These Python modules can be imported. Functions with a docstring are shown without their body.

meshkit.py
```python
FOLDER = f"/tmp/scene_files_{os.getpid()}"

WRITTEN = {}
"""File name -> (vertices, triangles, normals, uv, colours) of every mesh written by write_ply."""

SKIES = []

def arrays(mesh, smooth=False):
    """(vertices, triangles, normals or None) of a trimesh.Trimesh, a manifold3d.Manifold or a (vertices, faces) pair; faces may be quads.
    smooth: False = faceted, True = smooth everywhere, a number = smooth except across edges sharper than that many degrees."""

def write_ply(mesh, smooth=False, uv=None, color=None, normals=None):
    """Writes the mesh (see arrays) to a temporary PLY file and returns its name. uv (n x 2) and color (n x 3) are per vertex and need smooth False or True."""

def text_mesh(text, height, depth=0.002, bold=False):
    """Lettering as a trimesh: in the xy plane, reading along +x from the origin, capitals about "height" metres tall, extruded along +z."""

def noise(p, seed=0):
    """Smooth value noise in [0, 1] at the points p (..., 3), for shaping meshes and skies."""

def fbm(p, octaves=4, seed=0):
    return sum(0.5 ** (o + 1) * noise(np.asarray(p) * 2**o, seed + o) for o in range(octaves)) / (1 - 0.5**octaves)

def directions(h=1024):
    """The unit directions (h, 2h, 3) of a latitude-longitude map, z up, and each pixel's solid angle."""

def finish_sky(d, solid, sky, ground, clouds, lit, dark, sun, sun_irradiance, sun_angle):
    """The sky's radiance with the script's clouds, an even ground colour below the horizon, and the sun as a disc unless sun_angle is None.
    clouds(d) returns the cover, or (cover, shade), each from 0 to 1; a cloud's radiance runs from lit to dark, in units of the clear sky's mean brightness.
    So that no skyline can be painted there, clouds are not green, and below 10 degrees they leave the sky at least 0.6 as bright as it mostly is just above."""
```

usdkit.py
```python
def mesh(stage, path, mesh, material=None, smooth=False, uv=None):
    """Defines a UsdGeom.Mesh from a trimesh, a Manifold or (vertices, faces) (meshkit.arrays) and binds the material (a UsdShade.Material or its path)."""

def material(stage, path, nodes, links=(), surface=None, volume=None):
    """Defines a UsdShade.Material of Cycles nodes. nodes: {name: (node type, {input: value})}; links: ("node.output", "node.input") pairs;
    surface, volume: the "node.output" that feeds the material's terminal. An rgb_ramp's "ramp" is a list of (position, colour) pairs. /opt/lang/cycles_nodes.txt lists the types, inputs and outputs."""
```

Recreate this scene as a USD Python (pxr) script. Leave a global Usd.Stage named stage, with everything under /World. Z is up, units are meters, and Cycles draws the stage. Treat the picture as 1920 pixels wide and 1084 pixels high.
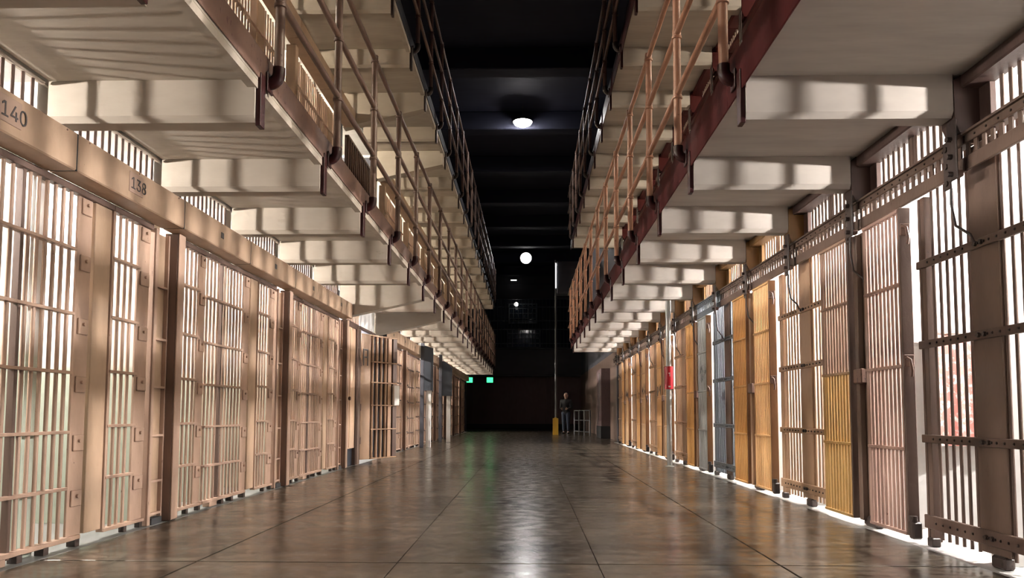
import math, random
import numpy as np
import usdkit, meshkit
import manifold3d as m3
import trimesh
from pxr import Usd, UsdGeom, UsdLux, UsdShade, Gf, Sdf, Vt

stage = Usd.Stage.CreateInMemory()
UsdGeom.SetStageUpAxis(stage, UsdGeom.Tokens.z)
UsdGeom.SetStageMetersPerUnit(stage, 1.0)
UsdGeom.Xform.Define(stage, '/World')
UsdGeom.Scope.Define(stage, '/World/Looks')
rng = random.Random(7)

# ---------------------------------------------------------------- camera, light, exposure
EYE = 0.91
YAW, PITCH, ROLL, FPX, CY = 0.0225, 0.066, -0.0026, 1407.04, 682.0
EXPOSURE = 0.0
BULB = 21000.0            # radiance of the bare bulbs in the cells
BULB2 = 9000.0           # upper tier bulbs
BULB_COL = (1.0, 0.94, 0.88)
cam = UsdGeom.Camera.Define(stage, '/World/camera')
cam.CreateHorizontalApertureAttr(36.0)
cam.CreateVerticalApertureAttr(36.0 * 1084 / 1920)
cam.CreateFocalLengthAttr(36.0 * FPX / 1920)
cam.CreateHorizontalApertureOffsetAttr(0.0)
cam.CreateVerticalApertureOffsetAttr((CY - 542.0) / 1920 * 36.0)
cam.CreateClippingRangeAttr(Gf.Vec2f(0.05, 500))
cam.CreateExposureAttr(EXPOSURE)
_z = np.array([0, 0, 1.0])
_r0 = np.array([math.cos(YAW), math.sin(YAW), 0]); _f0 = np.array([-math.sin(YAW), math.cos(YAW), 0])
_f = _f0 * math.cos(PITCH) + _z * math.sin(PITCH); _u = _z * math.cos(PITCH) - _f0 * math.sin(PITCH)
_r, _u = _r0 * math.cos(ROLL) - _u * math.sin(ROLL), _r0 * math.sin(ROLL) + _u * math.cos(ROLL)
cam.AddTransformOp().Set(Gf.Matrix4d(*_r, 0, *_u, 0, *(-_f), 0, 0, 0, EYE, 1))
dome = UsdLux.DomeLight.Define(stage, '/World/dim_ambient')      # added blue fill that tints the blacks, no source in the hall
dome.CreateColorAttr(Gf.Vec3f(0.25, 0.35, 1.0)); dome.CreateIntensityAttr(0.02)

# ---------------------------------------------------------------- materials
def lin(r, g, b):
    return tuple(((c / 255) / 12.92 if c / 255 <= .04045 else ((c / 255 + .055) / 1.055) ** 2.4) for c in (r, g, b))
LK = '/World/Looks/'
def paint(name, col, dark=None, rough=.5, chip=.62, scale=6.0, bump=.15, spec=.35):
    """old enamel on steel: slightly uneven, chipped to a dark undercoat here and there"""
    dark = dark or tuple(c * .35 for c in col)
    n = {'g': ('geometry', {}), 'm': ('mapping', {'scale': (1, 1, .45)}),
         'n1': ('noise_texture', {'scale': scale, 'detail': 4, 'roughness': .6}),
         'n2': ('noise_texture', {'scale': 34.0, 'detail': 3, 'roughness': .65}),
         'r1': ('rgb_ramp', {'ramp': [(.25, tuple(c * .82 for c in col)), (.75, tuple(min(1, c * 1.12) for c in col))]}),
         'r2': ('rgb_ramp', {'ramp': [(chip, (0, 0, 0)), (chip + .05, (1, 1, 1))]}),
         'mx': ('mix', {'color2': dark}), 'b': ('bump', {'strength': bump, 'distance': .01}),
         'p': ('principled_bsdf', {'roughness': rough, 'specular_ior_level': spec})}
    l = [('g.position', 'm.vector'), ('m.vector', 'n1.vector'), ('m.vector', 'n2.vector'), ('n1.fac', 'r1.fac'), ('n2.fac', 'r2.fac'),
         ('r1.color', 'mx.color1'), ('r2.color', 'mx.fac'), ('mx.color', 'p.base_color'), ('n2.fac', 'b.height'), ('b.normal', 'p.normal')]
    return usdkit.material(stage, LK + name, n, l, surface='p.BSDF')
def plain(name, col, rough=.6, metallic=0., **k):
    return usdkit.material(stage, LK + name, {'p': ('principled_bsdf', dict(base_color=col, roughness=rough, metallic=metallic, **k))}, surface='p.BSDF')
def emit(name, col, s):
    return usdkit.material(stage, LK + name, {'e': ('emission', {'color': col, 'strength': s})}, surface='e.emission')
def plaster(name, col, stain, boards=True, bump=.25):
    n = {'g': ('geometry', {}), 'ms': ('mapping', {'scale': (.7, 3.2, 1.5)}), 'mb': ('mapping', {'scale': (.25, 9.0, 1.0)}),
         'n1': ('noise_texture', {'scale': 1.6, 'detail': 5, 'roughness': .6}), 'n2': ('noise_texture', {'scale': 5.0, 'detail': 6, 'roughness': .7}),
         'n3': ('noise_texture', {'scale': 60., 'detail': 2}),
         'nb': ('noise_texture', {'scale': 1.0, 'detail': 3}),
         'r1': ('rgb_ramp', {'ramp': [(.3, tuple(c * .8 for c in col)), (.65, col)]}),
         'r2': ('rgb_ramp', {'ramp': [(.66, (0, 0, 0)), (.74, (.7, .7, .7))]}),
         'mx': ('mix', {'color2': stain}), 'ad': ('math', {'math_type': 'add'}),
         'b': ('bump', {'strength': bump, 'distance': .012}), 'p': ('principled_bsdf', {'roughness': .7, 'specular_ior_level': .3})}
    l = [('g.position', 'ms.vector'), ('g.position', 'mb.vector'), ('ms.vector', 'n1.vector'), ('ms.vector', 'n2.vector'), ('g.position', 'n3.vector'),
         ('mb.vector', 'nb.vector'), ('n1.fac', 'r1.fac'), ('n2.fac', 'r2.fac'), ('r1.color', 'mx.color1'), ('r2.color', 'mx.fac'), ('mx.color', 'p.base_color'),
         ('nb.fac' if boards else 'n1.fac', 'ad.value1'), ('n2.fac', 'ad.value2'), ('ad.value', 'b.height'), ('b.normal', 'p.normal')]
    return usdkit.material(stage, LK + name, n, l, surface='p.BSDF')
def split_z(name, low, high, z, rough=.5, soft=.02):
    n = {'g': ('geometry', {}), 's': ('separate_xyz', {}), 'nn': ('noise_texture', {'scale': 7.0, 'detail': 4}),
         'mr': ('map_range', {'from_min': z - soft, 'from_max': z + soft, 'to_min': 0., 'to_max': 1., 'clamp': True}),
         'rl': ('rgb_ramp', {'ramp': [(.3, tuple(c * .85 for c in low)), (.7, low)]}), 'rh': ('rgb_ramp', {'ramp': [(.3, tuple(c * .85 for c in high)), (.7, high)]}),
         'mx': ('mix', {}), 'p': ('principled_bsdf', {'roughness': rough})}
    l = [('g.position', 's.vector'), ('s.z', 'mr.value'), ('g.position', 'nn.vector'), ('nn.fac', 'rl.fac'), ('nn.fac', 'rh.fac'), ('mr.result', 'mx.fac'),
         ('rl.color', 'mx.color1'), ('rh.color', 'mx.color2'), ('mx.color', 'p.base_color')]
    return usdkit.material(stage, LK + name, n, l, surface='p.BSDF')
def worn(name, col, smudge, zc, rough=.5):
    """enamel rubbed to a dark patch at hand height"""
    n = {'g': ('geometry', {}), 's': ('separate_xyz', {}), 'nn': ('noise_texture', {'scale': 4.5, 'detail': 5, 'roughness': .6}),
         'a': ('math', {'math_type': 'subtract', 'value2': zc}), 'ab': ('math', {'math_type': 'absolute'}), 'w': ('math', {'math_type': 'multiply_add', 'value2': -1.1, 'value3': .82}),
         'm': ('math', {'math_type': 'multiply'}), 'r': ('rgb_ramp', {'ramp': [(.36, (0, 0, 0)), (.46, (1, 1, 1))]}),
         'r1': ('rgb_ramp', {'ramp': [(.3, tuple(c * .8 for c in col)), (.7, col)]}), 'mx': ('mix', {'color2': smudge}), 'p': ('principled_bsdf', {'roughness': rough})}
    l = [('g.position', 's.vector'), ('s.z', 'a.value1'), ('a.value', 'ab.value1'), ('ab.value', 'w.value1'), ('g.position', 'nn.vector'), ('nn.fac', 'm.value1'), ('w.value', 'm.value2'),
         ('m.value', 'r.fac'), ('nn.fac', 'r1.fac'), ('r1.color', 'mx.color1'), ('r.color', 'mx.fac'), ('mx.color', 'p.base_color')]
    return usdkit.material(stage, LK + name, n, l, surface='p.BSDF')
def floor_mat(name, col):
    n = {'g': ('geometry', {}), 'm1': ('mapping', {'scale': (.35, 1.0, 1)}),
         'n1': ('noise_texture', {'scale': 1.1, 'detail': 6, 'roughness': .62}), 'n2': ('noise_texture', {'scale': 7.0, 'detail': 4}), 'n3': ('noise_texture', {'scale': 90.0, 'detail': 2}),
         'v': ('voronoi_texture', {'feature': 'distance_to_edge', 'scale': .55}), 'vm': ('mapping', {'scale': (1, .6, 1)}), 'vd': ('vector_math', {'math_type': 'add'}),
         'vs': ('vector_math', {'math_type': 'scale', 'scale': .5}),
         'rv': ('rgb_ramp', {'ramp': [(0, (.75, .75, .75)), (.004, (.35, .35, .35)), (.009, (0, 0, 0))]}),
         'cg': ('rgb_ramp', {'ramp': [(.52, (0, 0, 0)), (.6, (1, 1, 1))]}), 'cm': ('math', {'math_type': 'multiply'}),
         'r1': ('rgb_ramp', {'ramp': [(.28, tuple(c * .55 for c in col)), (.5, col), (.72, tuple(c * 1.35 for c in col))]}),
         'mx': ('mix', {'color2': tuple(c * .3 for c in col)}),
         'rr': ('map_range', {'from_min': .3, 'from_max': .7, 'to_min': .17, 'to_max': .25, 'clamp': True}),
         'b': ('bump', {'strength': .0012, 'distance': .004}), 'p': ('principled_bsdf', {'specular_ior_level': .7})}
    l = [('g.position', 'm1.vector'), ('m1.vector', 'n1.vector'), ('g.position', 'n2.vector'), ('g.position', 'n3.vector'), ('n1.fac', 'r1.fac'),
         ('g.position', 'vm.vector'), ('n2.color', 'vs.vector1'), ('vm.vector', 'vd.vector1'), ('vs.vector', 'vd.vector2'), ('vd.vector', 'v.vector'), ('v.distance', 'rv.fac'),
         ('n1.fac', 'cg.fac'), ('rv.color', 'cm.value1'), ('cg.color', 'cm.value2'),
         ('r1.color', 'mx.color1'), ('cm.value', 'mx.fac'), ('mx.color', 'p.base_color'),
         ('n2.fac', 'rr.value'), ('rr.result', 'p.roughness'), ('n2.fac', 'b.height'), ('b.normal', 'p.normal')]
    return usdkit.material(stage, LK + name, n, l, surface='p.BSDF')

M = {}
M['tan'] = paint('tan_enamel', (.375, .25, .185), (.14, .075, .05), chip=.70)
M['tan2'] = paint('tan_housing_enamel', (.34, .23, .155), (.15, .09, .06), chip=.74)
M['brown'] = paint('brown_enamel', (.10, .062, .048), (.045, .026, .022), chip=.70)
M['plate_brown'] = paint('plate_brown_enamel', (.125, .080, .060), (.05, .032, .025), chip=.72)
M['track'] = paint('track_brown', (.115, .073, .054), (.045, .026, .02), chip=.68)
M['pink'] = paint('pinkish_enamel', (.34, .215, .175), (.12, .06, .045), chip=.70)
M['twotone'] = split_z('tan_over_ochre_enamel', (.46, .275, .09), (.32, .20, .14), 1.26)
M['orange'] = paint('orange_enamel', (.55, .30, .10), (.22, .10, .04), chip=.70)
M['orange2'] = paint('pale_orange_enamel', (.60, .36, .16), (.25, .11, .05), chip=.69)
M['tan_grille'] = paint('tan_grille_enamel', (.36, .225, .14), (.13, .07, .045), chip=.70)
M['grey'] = worn('grey_enamel', (.32, .32, .31), (.03, .03, .035), 1.55)
M['slate'] = worn('slate_enamel', (.13, .15, .17), (.02, .02, .025), 1.2)
M['worn_tan'] = worn('worn_tan_enamel', (.62, .40, .22), (.04, .03, .03), 1.45)
M['worn_orange'] = worn('worn_orange_enamel', (.66, .38, .16), (.05, .03, .025), 1.4)
M['oxblood'] = paint('oxblood_paint', (.024, .0035, .0038), (.01, .002, .002), rough=.4, spec=.3, chip=.66)
M['red_brown'] = paint('red_brown_paint', (.036, .0048, .0045), (.014, .003, .003), rough=.7, chip=.66, spec=.1)
M['fascia_tan'] = paint('fascia_tan_paint', (.145, .083, .062), (.05, .011, .010), chip=.63)
M['ochre'] = paint('ochre_frame_paint', (.17, .088, .030), (.06, .03, .015), chip=.72)
M['frame_brown'] = paint('frame_brown_paint', (.055, .031, .025), (.025, .015, .013), chip=.74)
M['pipe'] = paint('brown_pipe_paint', (.17, .105, .082), (.08, .035, .03), rough=.4, chip=.66, scale=10)
M['pipe_r'] = paint('salmon_pipe_paint', (.42, .22, .15), (.16, .06, .045), rough=.4, chip=.66, scale=10)
M['slab_l'] = plaster('gallery_plaster_worn', (.385, .33, .27), (.22, .185, .15), bump=.15)
M['slab_r'] = plaster('gallery_plaster', (.43, .385, .34), (.32, .28, .24), boards=False, bump=.06)
M['white'] = plaster('cell_plaster', (.56, .55, .53), (.45, .43, .40), boards=False, bump=.1)
M['white_l'] = split_z('cell_plaster_over_green', (.38, .42, .35), (.56, .54, .51), 1.28)
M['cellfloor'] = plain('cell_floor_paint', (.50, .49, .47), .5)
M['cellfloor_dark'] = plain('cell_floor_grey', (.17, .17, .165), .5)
M['post'] = paint('post_shaded_enamel', (.15, .092, .068), (.06, .035, .03), chip=.72)  # tan post with the shade of its unlit side put into the colour
M['stile_shaded'] = paint('stile_orange_shaded', (.20, .095, .04), (.07, .03, .015), chip=.7)  # darker orange standing in for shade on the near stiles
M['floor'] = floor_mat('polished_concrete', (.062, .049, .035))
M['joint'] = plain('joint_dirt', (.018, .014, .011), .9)
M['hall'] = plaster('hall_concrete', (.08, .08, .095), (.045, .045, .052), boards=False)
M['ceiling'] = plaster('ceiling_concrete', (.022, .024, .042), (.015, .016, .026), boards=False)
M['maroon'] = paint('maroon_wall_paint', (.12, .075, .075), (.06, .038, .036), rough=.6)
M['black'] = plain('black_gap', (.012, .012, .014), .7)
M['dark_iron'] = paint('dark_iron', (.045, .032, .028), (.02, .012, .01), rough=.4)
M['rust'] = paint('rusty_iron', (.13, .07, .05), (.05, .025, .02), rough=.55)
M['bulb'] = emit('bulb_glow', BULB_COL, BULB)
M['bulb_r'] = emit('bulb_glow_bright', (1.0, .95, .91), BULB * 1.75)
M['bulb2'] = emit('bulb_glow_upper', (1.0, .88, .70), BULB2)
M['porcelain'] = plain('porcelain', (.75, .73, .7), .3)
M['plate'] = plain('number_plate', (.30, .20, .15), .5)
M['digit'] = plain('digit_black', (.035, .03, .03), .5)
M['navy'] = plain('navy_black', (.01, .014, .025), .7)
M['galv'] = plain('galvanised_pipe', (.30, .30, .285), .45, .25)
M['red'] = plain('red_plastic', (.33, .007, .016), .3)
M['whitepaint'] = plain('white_paint', (.80, .78, .75), .5)
M['peach'] = paint('peach_steel_paint', (.72, .50, .35), (.4, .2, .12), chip=.8)

# ---------------------------------------------------------------- mesh helpers
class MB:
    """collects shapes (with normals) into ONE mesh"""
    def __init__(s): s.v = []; s.f = []; s.n = []; s.k = 0
    def add(s, v, f, n):
        s.v.append(np.asarray(v, float)); s.n.append(np.asarray(n, float)); s.f.append(np.asarray(f, int) + s.k); s.k += len(v); return s
    def flat(s, v, f):
        v = np.asarray(v, float); f = np.asarray(f, int); t = v[f]
        n = np.cross(t[:, 1] - t[:, 0], t[:, 2] - t[:, 0]); n /= np.maximum(np.linalg.norm(n, axis=1, keepdims=True), 1e-12)
        return s.add(t.reshape(-1, 3), np.arange(len(f) * 3).reshape(-1, 3), np.repeat(n, 3, 0))
    def box(s, x0, x1, y0, y1, z0, z1, c=0.):
        x0, x1 = sorted((x0, x1)); y0, y1 = sorted((y0, y1)); z0, z1 = sorted((z0, z1))
        if c <= 0:
            v = np.array([[x, y, z] for x in (x0, x1) for y in (y0, y1) for z in (z0, z1)])
            return s.flat(v, BOXF)
        h = np.array([x1 - x0, y1 - y0, z1 - z0]) / 2; c = min(c, h.min() * .9); ctr = np.array([x0 + x1, y0 + y1, z0 + z1]) / 2
        return s.flat(ctr + CBS * h - CBC * c, CBF)
    def cyl(s, a, b, r, n=8, r2=None, caps=True):
        a = np.asarray(a, float); b = np.asarray(b, float); r2 = r if r2 is None else r2
        d = b - a; L = np.linalg.norm(d); d = d / L
        e = np.cross(d, [0, 0, 1.] if abs(d[2]) < .9 else [0, 1., 0]); e /= np.linalg.norm(e); g = np.cross(d, e)
        t = np.arange(n) * 2 * math.pi / n; ring = np.cos(t)[:, None] * e + np.sin(t)[:, None] * g
        v = np.vstack([a + ring * r, b + ring * r2]); i = np.arange(n); j = (i + 1) % n
        s.add(v, np.vstack([np.c_[i, j, j + n], np.c_[i, j + n, i + n]]), np.vstack([ring, ring]))
        if caps:
            k = np.arange(1, n - 1)
            s.add(a + ring * r, np.c_[0 * k, k + 1, k], np.repeat([-d], n, 0)); s.add(b + ring * r2, np.c_[0 * k, k, k + 1], np.repeat([d], n, 0))
        return s
    def tube(s, pts, r, n=8):
        p = np.asarray(pts, float); T = np.gradient(p, axis=0); T /= np.linalg.norm(T, axis=1, keepdims=True)
        ref = np.array([0, 1., 0]) if abs(T[:, 1]).max() < .9 else np.array([1., 0, 0])
        t = np.arange(n) * 2 * math.pi / n; V = []; N = []
        for q, d in zip(p, T):
            e = np.cross(d, ref); e /= np.linalg.norm(e); g = np.cross(d, e)
            ring = np.cos(t)[:, None] * e + np.sin(t)[:, None] * g; V.append(q + ring * r); N.append(ring)
        i = np.arange(n); j = (i + 1) % n; F = []
        for k in range(len(p) - 1): F += [np.c_[i, j, j + n] + k * n, np.c_[i, j + n, i + n] + k * n]
        s.add(np.vstack(V), np.vstack(F), np.vstack(N)); k = np.arange(1, n - 1)
        s.add(V[0], np.c_[0 * k, k + 1, k], np.repeat([-T[0]], n, 0)); s.add(V[-1], np.c_[0 * k, k, k + 1], np.repeat([T[-1]], n, 0)); return s
    def prism(s, poly, axis, a, b):
        """poly in the plane of the two other axes (x,z for axis y; y,z for axis x; x,y for axis z), convex, any winding"""
        p = np.asarray(poly, float)
        if sum(p[i][0] * p[(i + 1) % len(p)][1] - p[(i + 1) % len(p)][0] * p[i][1] for i in range(len(p))) < 0: p = p[::-1]
        n = len(p)
        def at(q, w): return np.insert(q, {'x': 0, 'y': 1, 'z': 2}[axis], w, axis=1)
        A, B = at(p, a), at(p, b); i = np.arange(n); j = (i + 1) % n; k = np.arange(1, n - 1)
        F = np.vstack([np.c_[i, j, j + n], np.c_[i, j + n, i + n], np.c_[0 * k, k + 1, k], np.c_[0 * k + n, k + n, k + 1 + n]])
        if axis == 'y': F = F[:, ::-1]
        if a > b: F = F[:, ::-1]
        return s.flat(np.vstack([A, B]), F)
    def mesh(s, m, smooth=35):
        v, f, n = meshkit.arrays(m, smooth)
        if n is None: return s.flat(v, f)
        return s.add(v, f, n)
    def lathe(s, prof, c, n=16):
        """prof [(r,z)] bottom to top around c"""
        prof = np.asarray(prof, float); t = np.arange(n) * 2 * math.pi / n; V = []
        for r, z in prof: V.append(np.c_[np.cos(t) * r, np.sin(t) * r, np.full(n, z)] + c)
        i = np.arange(n); j = (i + 1) % n; F = []
        for k in range(len(prof) - 1): F += [np.c_[i, j, j + n] + k * n, np.c_[i, j + n, i + n] + k * n]
        return s.mesh(trimesh.Trimesh(np.vstack(V), np.vstack(F), process=False), 40)
BOXF = np.array([[0, 1, 3], [0, 3, 2], [4, 6, 7], [4, 7, 5], [0, 4, 5], [0, 5, 1], [2, 3, 7], [2, 7, 6], [0, 2, 6], [0, 6, 4], [1, 5, 7], [1, 7, 3]])
def _cbox():
    S, C = [], []
    for x in (-1, 1):
        for y in (-1, 1):
            for z in (-1, 1):
                sg = np.array([x, y, z])
                for k in range(3): S.append(sg); c = sg.copy().astype(float); c[k] = 0; C.append(c)
    S = np.array(S, float); C = np.array(C)
    h = trimesh.convex.convex_hull(S - C * .2)
    P = S - C * .2; idx = [int(np.argmin(np.linalg.norm(P - v, axis=1))) for v in h.vertices]
    return S, C, np.array(idx)[h.faces]
CBS, CBC, CBF = _cbox()

NAMES = {}
def path_of(name, parent=None):
    base = str(parent.GetPath()) if parent is not None else '/World'
    k = NAMES.get((base, name), -1) + 1; NAMES[(base, name)] = k
    return f'{base}/{name}' + (f'_{k:03d}' if k else '')
def tag(p, label=None, cat=None, group=None, kind=None):
    p = p.GetPrim() if hasattr(p, 'GetPrim') else p
    for k, v in (('label', label), ('category', cat), ('group', group), ('kind', kind)):
        if v: p.SetCustomDataByKey(k, v)
    return p
def obj(name, mb, mat, parent=None, kind=None, label=None, cat=None, group=None):
    m = UsdGeom.Mesh.Define(stage, path_of(name, parent))
    v = np.vstack(mb.v); f = np.vstack(mb.f); n = np.vstack(mb.n)
    m.CreatePointsAttr(Vt.Vec3fArray.FromNumpy(v.astype(np.float32)))
    m.CreateFaceVertexCountsAttr(Vt.IntArray.FromNumpy(np.full(len(f), 3, np.int32)))
    m.CreateFaceVertexIndicesAttr(Vt.IntArray.FromNumpy(f.astype(np.int32).ravel()))
    m.CreateSubdivisionSchemeAttr('none'); m.CreateNormalsAttr(Vt.Vec3fArray.FromNumpy(n.astype(np.float32))); m.SetNormalsInterpolation('vertex')
    UsdShade.MaterialBindingAPI.Apply(m.GetPrim()).Bind(M[mat] if isinstance(mat, str) else mat)
    return tag(m, label, cat, group, kind)
def thing(name, label=None, cat=None, loc=(0, 0, 0), rotz=0., group=None, kind=None, ref=None):
    x = UsdGeom.Xform.Define(stage, path_of(name))
    if ref is not None:
        x.GetPrim().GetReferences().AddInternalReference(ref.GetPath()); x.GetPrim().SetInstanceable(True)
        x.ClearXformOpOrder()
    x.AddTranslateOp().Set(Gf.Vec3d(*loc))
    if rotz or ref is not None: x.AddRotateZOp().Set(rotz)
    return tag(x, label, cat, group, kind)
ORD = 'first second third fourth fifth sixth seventh eighth ninth tenth eleventh twelfth thirteenth fourteenth fifteenth sixteenth seventeenth eighteenth nineteenth twentieth twenty-first twenty-second twenty-third twenty-fourth twenty-fifth twenty-sixth twenty-seventh twenty-eighth twenty-ninth thirtieth'.split()
def nth(n):
    """counted from the first one the photograph shows; those before it stand out of the frame"""
    return ORD[n - 1] if n >= 1 else ('out-of-frame' if n == 0 else 'outermost out-of-frame')
CACHE = {}
def cached(key, name, build, label, cat, loc, group=None):
    """the first of a kind is built with its parts; the others refer to it"""
    if key in CACHE: return thing(name, label, cat, loc, 0., group, ref=CACHE[key])
    t = thing(name, label, cat, loc, 0., group); build(t); CACHE[key] = t; return t
def bars(t, ys, x, z0, z1, r, mat, each, name='bar', n=8):
    if each:
        for y in ys: obj(name, MB().cyl((x, y, z0), (x, y, z1), r, n), mat, t)
    else:
        mb = MB()
        for y in ys: mb.cyl((x, y, z0), (x, y, z1), r, 6, caps=False)
        obj(name, mb, mat, t, kind='stuff')
def text(mb, s, height, x, y, z, facing, depth=.003, bold=False):
    """lettering on an X plane; facing=+1 faces +X (reads along +Y), -1 faces -X (reads along -Y); facing=0 faces -Y (reads along +X)"""
    t = meshkit.text_mesh(s, height, depth, bold); v = np.array(t.vertices); f = np.array(t.faces)
    if facing == 1: w = np.c_[x + v[:, 2], y + v[:, 0], z + v[:, 1]]
    elif facing == -1: w = np.c_[x - v[:, 2], y - v[:, 0], z + v[:, 1]]
    else: w = np.c_[x + v[:, 0], y - v[:, 2], z + v[:, 1]]
    return mb.flat(w, f)

# ---------------------------------------------------------------- dimensions
ZB, ZS, ZD = 2.767, 3.04, 3.20          # beam bottom, slab underside, deck top
TIER = 3.20
XL, XH, XR = -3.10, -2.886, 2.80        # left bars, left lock housing face, right bars
EL, ER = -1.744, 1.357                  # gallery edges
YB0 = 4.64                              # a beam stands every 1.5 m from here
L_END, R_END, Y_END = 37.3, 24.0, 43.0
Y_NEAR = -4.0
CUT0, CUT1 = 12.42, 15.18               # the cross passage in the row under the housings

# ---------------------------------------------------------------- floor
fl = thing('floor', 'polished brown concrete corridor floor with dark joints', None, kind='structure')
xs = [-3.02, -2.03, -.80, .42, 1.515, 2.70]
yq = [Y_NEAR, 1.6, 4.62, 10.6, 16.6, 22.6, 28.6, 34.6, Y_END]
obj('joint_bed', MB().box(-9, 9, Y_NEAR, Y_END, -.12, -.022), 'joint', fl)
for i in range(len(xs) - 1):
    for j in range(len(yq) - 1):
        g = .007; ga_, gb_ = (.0025 if i in (2, 3) else g), (.0025 if i in (1, 2) else g)
        obj('slab', MB().box(xs[i] + ga_, xs[i + 1] - gb_, yq[j] + g * 1.3, yq[j + 1] - g * 1.3, -.1, 0, .0012), 'floor', fl)
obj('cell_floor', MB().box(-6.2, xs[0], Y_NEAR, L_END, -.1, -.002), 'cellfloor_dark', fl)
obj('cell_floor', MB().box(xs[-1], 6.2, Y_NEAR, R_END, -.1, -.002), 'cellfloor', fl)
obj('slab', MB().box(-9, xs[0], L_END, Y_END, -.1, 0), 'floor', fl)
obj('slab', MB().box(xs[-1], 9, R_END, Y_END, -.1, 0), 'floor', fl)

# ---------------------------------------------------------------- cell blocks (walls)
PART = [4.70 + 1.5 * k for k in range(-4, 40)]
def block(name, sx, xf, yend, lab, mat, cut=None):
    w = thing(name, lab, None, kind='structure')
    xb = sx * (abs(xf) + 2.75)
    for lv in range(2):
        z0 = lv * TIER
        xi = xf + sx * .06
        obj('back_wall', MB().box(xb, xb + sx * .2, Y_NEAR, yend, z0, z0 + 3.05), mat, w)
        mb_c = MB().box(xi - sx * .02, xb + sx * .2, Y_NEAR, yend, z0 + 3.03, z0 + ZD - (0.0 if lv == 0 else .02))
        obj('cell_ceiling', mb_c, 'white', w)
        for y in PART:
            if y > yend - .3: break
            if cut and cut[0] < y - .1 < cut[1]: continue
            obj('partition', MB().box(xi, xb, y - .07, y + .07, z0 + (0 if lv == 0 else .0), z0 + 3.03), mat if lv == 0 else 'white', w)
        obj('end_wall', MB().box(xf, xb + sx * .2, yend - .2, yend, z0, z0 + ZD), 'hall', w)
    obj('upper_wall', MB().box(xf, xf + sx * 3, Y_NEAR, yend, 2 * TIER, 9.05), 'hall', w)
    return w
block('wall_left', -1, XL, L_END, 'white plastered cell block behind the tan bars', 'white_l', (CUT0 - .1, CUT1 - .2))
block('wall_right', 1, XR, R_END, 'white plastered cell block behind the sliding doors', 'white')

# ---------------------------------------------------------------- far end of the hall
we = thing('wall_end', 'dark end wall of the hall with a concrete parapet and barred gun gallery', None, kind='structure')
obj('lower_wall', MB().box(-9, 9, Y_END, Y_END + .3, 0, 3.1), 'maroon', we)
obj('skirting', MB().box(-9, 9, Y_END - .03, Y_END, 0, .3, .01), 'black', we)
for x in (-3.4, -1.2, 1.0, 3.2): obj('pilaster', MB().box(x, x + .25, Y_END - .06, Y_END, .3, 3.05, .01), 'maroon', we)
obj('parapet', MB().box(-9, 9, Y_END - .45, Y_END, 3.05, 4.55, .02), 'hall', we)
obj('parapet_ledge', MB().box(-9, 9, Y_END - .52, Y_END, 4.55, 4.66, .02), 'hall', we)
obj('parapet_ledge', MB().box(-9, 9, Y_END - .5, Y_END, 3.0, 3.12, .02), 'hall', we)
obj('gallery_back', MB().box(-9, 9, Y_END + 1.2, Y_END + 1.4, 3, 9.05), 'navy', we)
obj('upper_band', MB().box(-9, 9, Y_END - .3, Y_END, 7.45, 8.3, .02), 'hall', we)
obj('upper_band', MB().box(-9, 9, Y_END - .1, Y_END + .1, 8.3, 9.0, .02), 'hall', we)
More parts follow.
